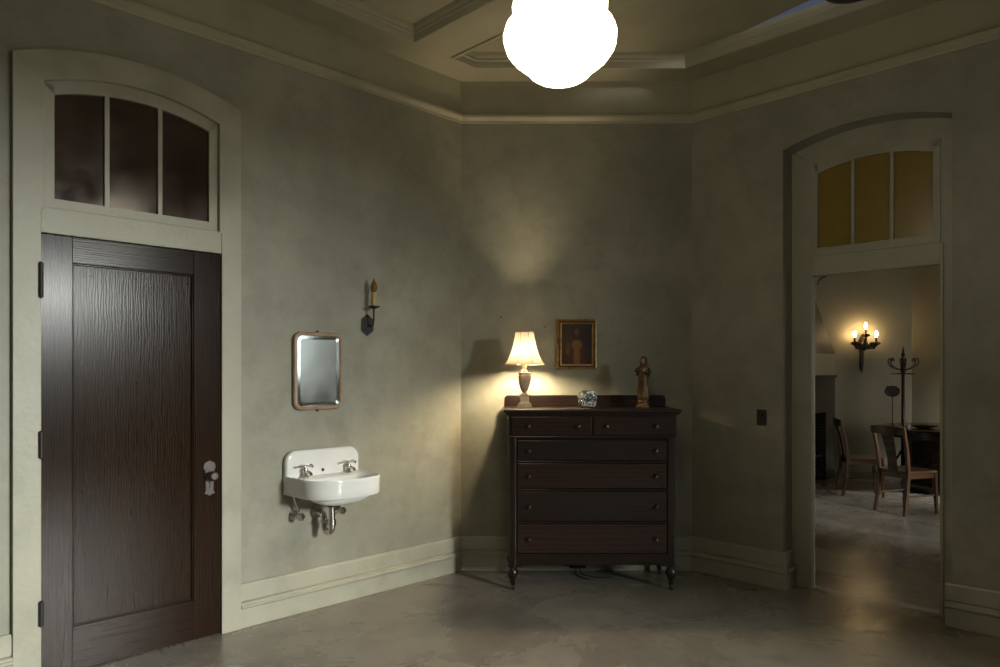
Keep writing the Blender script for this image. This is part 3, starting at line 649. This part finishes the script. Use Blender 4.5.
ca = cv.data.color_attributes.new('paint', 'FLOAT_COLOR', 'POINT')
def blob(u, v, cx, cy, rx, ry, s=.25):
    d = sqrt(((u-cx)/rx)**2+((v-cy)/ry)**2); return max(0, min(1, (1+s-d)/(2*s)))
def paint(u, v):
    c = [.030, .017, .012]; 
    def lay(col, k):
        for i in range(3): c[i] = c[i]*(1-k)+col[i]*k
    lay((.055, .036, .014), blob(u, v, .25, .62, .35, .5, .6)*.9)
    lay((.020, .010, .014), blob(u, v, .82, .35, .3, .45, .5)*.8)
    lay((.06, .024, .012), blob(u, v, .50, .22, .40, .36, .4)*.9)                     # mantle
    lay((.22, .105, .034), blob(u, v, .50, .48, .16, .13, .25))                       # bright chest
    lay((.20, .095, .030), blob(u, v, .50, .16, .10, .32, .3))                        # robe
    lay((.11, .055, .022), blob(u, v, .22, .40, .07, .17, .35))                       # sleeve and hand
    lay((.13, .066, .03), blob(u, v, .20, .31, .06, .06, .4))
    lay((.030, .017, .010), blob(u, v, .50, .78, .17, .15, .3))                       # hair
    lay((.12, .065, .030), blob(u, v, .50, .79, .075, .095, .35))                     # face
    lay((.05, .027, .014), blob(u, v, .50, .72, .06, .035, .4)*.8)
    return c
for i, (x, y, z) in enumerate(vs):
    u, v = (x+cw_)/(2*cw_), (z-.036)/chh; n = 1+.18*(random.random()-.5); ca.data[i].color = (*[q*n for q in paint(u, v)], 1)

# nails left in the plaster near the lamp
for x, y in ((501, 317), (545, 327)):
    px, pz = (x-500)/F_PX*5.45, 1.5+(HORIZON-y)/F_PX*5.45
    tag(MB().lathe([(.001, -.010), (.006, -.009), (.005, -.006), (.002, -.005), (.002, .01)], 10, axis='y').build('nail', 'iron', loc=(px, 5.45, pz)),
        'nail head in the wall up left of the lamp shade' if x < 520 else 'nail head in the wall up right of the lamp shade', 'nail', 'nails in the corner wall')

# power block and cords below the dresser
ex = thing('extension_cord', (.585, 5.33, 0), 0, 'black plug block and thin cord on the floor under the dresser', 'cord')
MB().box(-.062, .062, .055, .080, .030, .052).build('socket_block', 'black_plastic', ex, bevel=.005)
MB().tube([(-.012, .062, .035), (-.014, .04, .012), (-.02, -.02, .004), (.01, -.10, .004), (.06, -.14, .004)], .004, 8).build('cord', 'black_plastic', ex, smooth=60)
MB().tube([(.012, .062, .035), (.016, .035, .010), (.03, -.01, .004), (.09, -.08, .004), (.17, -.10, .004), (.24, -.09, .004)], .004, 8).build('cord', 'black_plastic', ex, smooth=60)
MB().tube([(-.05, .062, .04), (-.10, .055, .05), (-.16, .05, .075), (-.20, .06, .12), (-.22, .075, .20)], .003, 8).build('lamp_lead', 'black_plastic', ex, smooth=60)

# ------------------------------------------------------------------ hanging globe lamp
gl = thing('globe_pendant', (.218, 2.6, 2.562), 0, 'glowing white tiered glass globe lamp hanging from the ceiling', 'lamp')
GP = [(.004, 0), (.050, .001), (.086, .008), (.108, .022), (.117, .034), (.122, .043), (.146, .058), (.174, .082), (.194, .110), (.204, .140), (.205, .167), (.197, .193), (.182, .213), (.170, .223), (.164, .229), (.171, .241), (.173, .27), (.163, .31), (.142, .35), (.112, .375), (.085, .392), (.078, .41), (.078, .43)]
MB().lathe(GP, 64, fn=lambda a, h: 1+.006*cos(24*a)).build('glass_globe', 'lit_globe', gl, smooth=50)
MB().lathe([(.084, .415), (.086, .43), (.084, .455), (.060, .47), (.03, .485), (.012, .50)], 28).build('fitter', 'old_brass', gl, smooth=40)
MB().lathe([(.008, .49), (.008, 1.16)], 12).build('stem', 'old_brass', gl, smooth=40)
MB().lathe([(.012, 1.13), (.03, 1.14), (.06, 1.165), (.065, 1.18)], 24).build('canopy', 'old_brass', gl, smooth=40)
# black dome above the frame's top edge, hung from the coffer
bd = thing('black_dome_pendant', (1.60, 3.22, 3.207), 0, 'black domed shade cut off by the top edge of the photo', 'lamp')
MB().lathe([(.004, .0), (.05, .001), (.10, .008), (.135, .024), (.150, .05), (.148, .09), (.125, .135), (.085, .165), (.045, .18), (.03, .20), (.028, .24), (.01, .25)], 32).build('shade', 'black_plastic', bd, smooth=50)
MB().lathe([(.010, .24), (.010, .60)], 12).build('stem', 'black_plastic', bd, smooth=40)

# ------------------------------------------------------------------ far room
FQ = 4.137
ch_l, ch_r = 4.70, 6.22; YB = 10.8
FFL = Frame(ch_l, YB, 45); FFC = Frame(ch_l, YB, 0); FFR = Frame(ch_r, YB, -45)
struct(MB().box(-7.0, .02, 0, .15, -.1, TOP).build('wall_far_left', 'plaster_far', loc=FFL.at(0, 0, 0), rz=FFL.a), 'plaster wall of the far room behind the chimney breast', 'wall')
struct(MB().box(-.05, ch_r-ch_l+.05, 0, .15, -.1, TOP).build('wall_far_back', 'plaster_far', loc=FFC.at(0, 0, 0), rz=0), 'plaster wall of the far room carrying the lit sconce', 'wall')
struct(MB().box(-.02, 4.2, 0, .15, -.1, TOP).build('wall_far_right', 'plaster_far', loc=FFR.at(0, 0, 0), rz=FFR.a), 'plaster wall of the far room right of the coat stand', 'wall')
qn = -.25; cf = PQ(12.035, qn); FFN = Frame(cf.x, cf.y, 225); W3 = (.75, 2.15, .6, 2.0)
W4_ADDED = (4.4, 5.7, .7, 2.3); mb = MB(); wall_with_window(mb, -.1, 3.2, TOP, .12, *W3); wall_with_window(mb, 3.2, 6.9, TOP, .12, *W4_ADDED)  # second opening is added, only to let the chair fill in
struct(mb.build('wall_far_near', 'plaster_far', loc=FFN.at(0, 0, -.02), rz=FFN.a), 'window wall of the far room out of sight', 'wall')
sash_window('window_5', FFN, *W3, 'low sash window of the far room beside the table, out of sight', 4, 2)
sash_window('window_added', FFN, *W4_ADDED, 'unseen sash window added near the doorway wall to light the far chairs', 4, 2)
struct(MB().slab(pqpoly([(5.0, -.4), (12.3, -.4), (12.3, 4.4), (5.0, 4.4)]), TOP, TOP+.05).build('ceiling_far', 'ceiling_paint'), 'plain ceiling of the far room', 'ceiling')
FBP = [(y*.8, z*.9) for y, z in BP]
run('baseboard_far_back', FBP, FFC, 0, ch_r-ch_l, 'baseboard under the lit sconce in the far room', 'baseboard')
run('baseboard_far_right', FBP, FFR, 0, 4.1, 'baseboard behind the coat stand in the far room', 'baseboard')

# chimney breast with sloping hood and dark surround
fp = thing('fireplace', FFL.at(-.263, 0, 0), FFL.a, 'plaster chimney hood with dark surround at the left of the far room', 'fireplace')
w = 2.4
MB().box(-w, 0, -.443, -.002, 1.47, 1.77).build('hood_base', 'plaster_far', fp)
MB().rings([[(-w, -.443, 1.77), (0, -.443, 1.77), (0, -.002, 1.77), (-w, -.002, 1.77)], [(-w+.80, -.37, 2.78), (-.80, -.37, 2.78), (-.80, -.002, 2.78), (-w+.80, -.002, 2.78)], [(-w+.80, -.37, 3.72), (-.80, -.37, 3.72), (-.80, -.002, 3.72), (-w+.80, -.002, 3.72)]]).build('hood', 'hood_plaster_shaded', fp)
MB().box(-w-.04, .01, -.47, -.002, 1.43, 1.47).build('mantel_shelf', 'table_wood', fp, bevel=.006)
MB().box(-.34, 0, -.443, -.002, 0, 1.43).build('surround_post', 'table_wood', fp, bevel=.004)
MB().box(-w, -w+.34, -.443, -.002, 0, 1.43).build('surround_post', 'table_wood', fp, bevel=.004)
MB().box(-w+.34, -.34, -.443, -.002, .95, 1.43).build('frieze', 'table_wood', fp)
MB().box(-w+.34, -.34, -.03, -.002, 0, .95).build('firebox_back', 'soot', fp)
gr = MB()
for k in range(14): gr.box(-2.0+k*.12, -1.985+k*.12, -.41, -.395, .02, .35)
gr.box(-2.02, -.40, -.415, -.39, .33, .36); gr.box(-2.02, -.40, -.415, -.39, .08, .10); gr.build('grate', 'iron', fp)

# three-light sconce
sc = thing('wall_sconce', (5.455, YB, 1.95), 0, 'lit three bulb dark metal sconce on the far room wall', 'wall lamp')
P = [(0, -.44), (.022, -.36), (.028, -.12), (.05, -.07), (.06, 0), (.045, .06), (.02, .10), (0, .13)]
MB().prism(P+[(-x, z) for x, z in reversed(P[1:-1])], -.03, -.002).build('back_plate', 'bronze_iron', sc, bevel=.008)
def cup(x, y, z):
    c = MB(); c.lathe([(.004, -.062), (.016, -.055), (.012, -.04), (.045, -.022), (.052, -.006), (.040, .012), (.016, .016), (.013, .02), (.013, .085), (.005, .088)], 16, (x, y, z), fn=lambda a, h: 1+(.22*cos(8*a) if -.03 < h < .013 else 0))
    o = c.build('cup', 'bronze_iron', sc, smooth=40)
    MB().lathe([(.010, .086), (.017, .098), (.021, .120), (.021, .142), (.014, .167), (.003, .180)], 14, (x, y, z)).build('bulb', 'flame_bulb', o, smooth=60)
cup(0, -.14, .12); cup(-.160, -.13, .0); cup(.160, -.13, .0)
for s_ in (-1, 1):
    a = MB(); a.tube([(0, -.02, -.03), (s_*.06, -.10, -.08), (s_*.11, -.13, -.08), (s_*.14, -.13, -.03), (s_*.160, -.13, -.05)], [.016, .015, .013, .013, .012], 10)
    for k in range(3): a.ball((s_*(.05+.04*k), -.12, -.055+.03*(k % 2)), .028, .022, .042, 10, 6)
    a.build('arm', 'bronze_iron', sc, smooth=60)
MB().tube([(0, -.02, .0), (0, -.10, -.02), (0, -.14, .04), (0, -.14, .09)], .016, 10).build('arm', 'bronze_iron', sc, smooth=60)
MB().lathe([(.004, -.115), (.035, -.085), (.05, -.04), (.045, .0), (.02, .04), (.018, .075)], 14, (0, -.10, 0), fn=lambda a, h: 1+.18*cos(6*a)).build('boss', 'bronze_iron', sc, smooth=60)

# coat stand
ct = thing('coat_stand', (5.75, 10.2, 0), radians(10), 'dark bentwood coat stand in the far room corner', 'coat stand')
MB().lathe([(.03, .02), (.028, .5), (.024, .52), (.030, .54), (.024, .56), (.022, 1.50), (.034, 1.52), (.034, 1.62), (.022, 1.64), (.020, 1.74), (.028, 1.76), (.014, 1.80), (.010, 1.86), (.002, 1.875)], 16).build('pole', 'table_wood', ct, smooth=40)
for k in range(6):
    a = k*pi/3; c, s = cos(a), sin(a)
    P = [(.03, 1.54), (.07, 1.555), (.13, 1.575), (.18, 1.61), (.205, 1.66), (.195, 1.70), (.165, 1.71), (.145, 1.69), (.15, 1.665)]
    MB().tube([(r*c, r*s, z) for r, z in P], .0095, 8).build('hook', 'table_wood', ct, smooth=60)
    if k % 2 == 0:
        P = [(.02, .40), (.07, .30), (.16, .14), (.25, .05), (.31, .015)]
        MB().tube([(r*c, r*s, z) for r, z in P], [.016]*4+[.014], 8).build('foot', 'table_wood', ct, smooth=60)
MB().torus((0, 0, 1.49), .145, .009, 30, 8, 'z').build('ring', 'table_wood', ct, smooth=60)
rg = MB()
for k in range(3): a = k*2*pi/3; rg.tube([(0, 0, 1.49), (.145*cos(a), .145*sin(a), 1.49)], .006, 6)
rg.build('ring_spoke', 'table_wood', ct)

# table
tb = thing('round_table', (5.84, 9.12, 0), 0, 'large round dark table in the far room behind the chairs', 'table')
TZ = .805
MB().lathe([(.90, TZ-.032), (.925, TZ-.02), (.92, TZ-.004), (.90, TZ), (.01, TZ)], 64).build('tabletop', 'table_wood', tb, smooth=40)
MB().lathe([(.80, TZ-.12), (.80, TZ-.033)], 48).build('apron', 'table_wood', tb, smooth=40)
MB().lathe([(.62, .0), (.64, .02), (.64, .07), (.60, .10), (.58, .14), (.58, TZ-.12)], 12).build('drum_pedestal', 'table_wood', tb, bevel=.006)
# things on the table
dish = MB().lathe([(.05, 0), (.06, .004), (.10, .016), (.145, .034), (.150, .040), (.143, .040), (.10, .024), (.04, .014), (.004, .013)], 32).build('dish', 'bronze_iron', loc=(5.30, 8.93, TZ), smooth=50)
tag(dish, 'dark shallow dish on the far round table', 'dish')
cupg = thing('small_cup', (5.08, 8.90, TZ), 0, 'tiny white cup left of the dark dish on the far table', 'cup')
MB().lathe([(.014, 0), (.016, .004), (.020, .02), (.026, .045), (.027, .052), (.024, .052), (.018, .02), (.003, .012)], 20).build('bowl', 'porcelain', cupg, smooth=50)
MB().tube([(.024, 0, .042), (.038, 0, .040), (.040, 0, .026), (.022, 0, .018)], .003, 6).build('handle', 'porcelain', cupg, smooth=60)
rs_ = thing('ring_stand', (5.17, 9.42, TZ), radians(-25), 'thin stand with a round ring head on the far table', 'stand')
MB().lathe([(.075, 0), (.075, .008), (.03, .016), (.012, .03), (.008, .05)], 24).build('base', 'pewter', rs_, smooth=40)
MB().lathe([(.007, .04), (.006, .37), (.012, .38), (.010, .395)], 12).build('stem', 'pewter', rs_, smooth=40)
MB().torus((0, 0, .455), .075, .013, 30, 8, 'y', 1.05, .85).build('ring', 'pewter', rs_, smooth=60)
MB().lathe([(.004, -.004), (.072, -.004), (.072, .004), (.004, .004)], 28, (0, 0, .455), 'y', sx=1.05, sy=.85).build('disc', 'pewter', rs_, smooth=40)
for x, z in ((-.062, .52), (.082, .48)): MB().ball((x, 0, z), .014, .014, .014, 10, 6).build('finial', 'silver', rs_, smooth=60)

# chairs: local +x is the way the sitter faces
def make_chair(loc, rz, label):
    t = thing('wooden_chair', loc, rz, label, 'chair', 'wooden chairs in the far room')
    sP = [(-.19, -.185), (-.10, -.20), (.10, -.215), (.20, -.21), (.225, -.17), (.23, 0), (.225, .17), (.20, .21), (.10, .215), (-.10, .20), (-.19, .185)]
    MB().slab(sP, .435, .465).build('seat', 'chair_wood', t, bevel=.008, seg=3)
    for s_ in (-1, 1):
        MB().box(0, 0, 0, 0, 0, 0) if 0 else None
        MB().rings([[(x+dx, y+dy, z) for dx, dy in ((-w_, -w_), (w_, -w_), (w_, w_), (-w_, w_))] for x, y, z, w_ in ((-.24, s_*.185, 0, .015), (-.20, s_*.18, .25, .018), (-.185, s_*.18, .45, .019), (-.205, s_*.185, .66, .017), (-.265, s_*.195, .93, .014))]).build('back_post', 'chair_wood', t, bevel=.004)
        MB().rings([[(x+dx, y+dy, z) for dx, dy in ((-w_, -w_), (w_, -w_), (w_, w_), (-w_, w_))] for x, y, z, w_ in ((.205, s_*.195, 0, .014), (.19, s_*.185, .44, .020))]).build('leg', 'chair_wood', t, bevel=.004)
        MB().tube([(-.21, s_*.183, .20), (.198, s_*.19, .20)], .010, 8).build('stretcher', 'chair_wood', t, smooth=60)
        MB().box(-.19, .20, s_*.185-.010, s_*.185+.010, .385, .435).build('seat_rail', 'chair_wood', t)
    MB().tube([(.198, -.19, .26), (.198, .19, .26)], .010, 8).build('stretcher', 'chair_wood', t, smooth=60)
    MB().box(.175, .195, -.18, .18, .385, .435).build('seat_rail', 'chair_wood', t); MB().box(-.19, -.17, -.18, .18, .385, .435).build('seat_rail', 'chair_wood', t)
    n = 12; rs = []
    for i in range(n+1):
        y = -.215+.43*i/n; k = .035*cos(pi*y/.46); x = -.252-k; x2 = -.266-k
        rs.append([(x-.009, y, .845), (x+.009, y, .845), (x2+.009, y, .925+.015*cos(pi*y/.43)), (x2-.009, y, .925+.015*cos(pi*y/.43))])
    MB().rings(rs).build('crest_rail', 'chair_wood', t, bevel=.004)
    MB().rings([[(x-.006, -w_, z), (x+.006, -w_, z), (x+.006, w_, z), (x-.006, w_, z)] for x, w_, z in ((-.190, .06, .452), (-.205, .055, .58), (-.235, .065, .72), (-.28, .075, .86))]).build('splat', 'chair_wood', t, bevel=.002)
    return t
make_chair((4.395, 7.735, 0), radians(20), 'wooden chair with open back nearest to the doorway')
make_chair((4.47, 8.86, 0), radians(-14), 'wooden side chair left of the round table seen from the side')
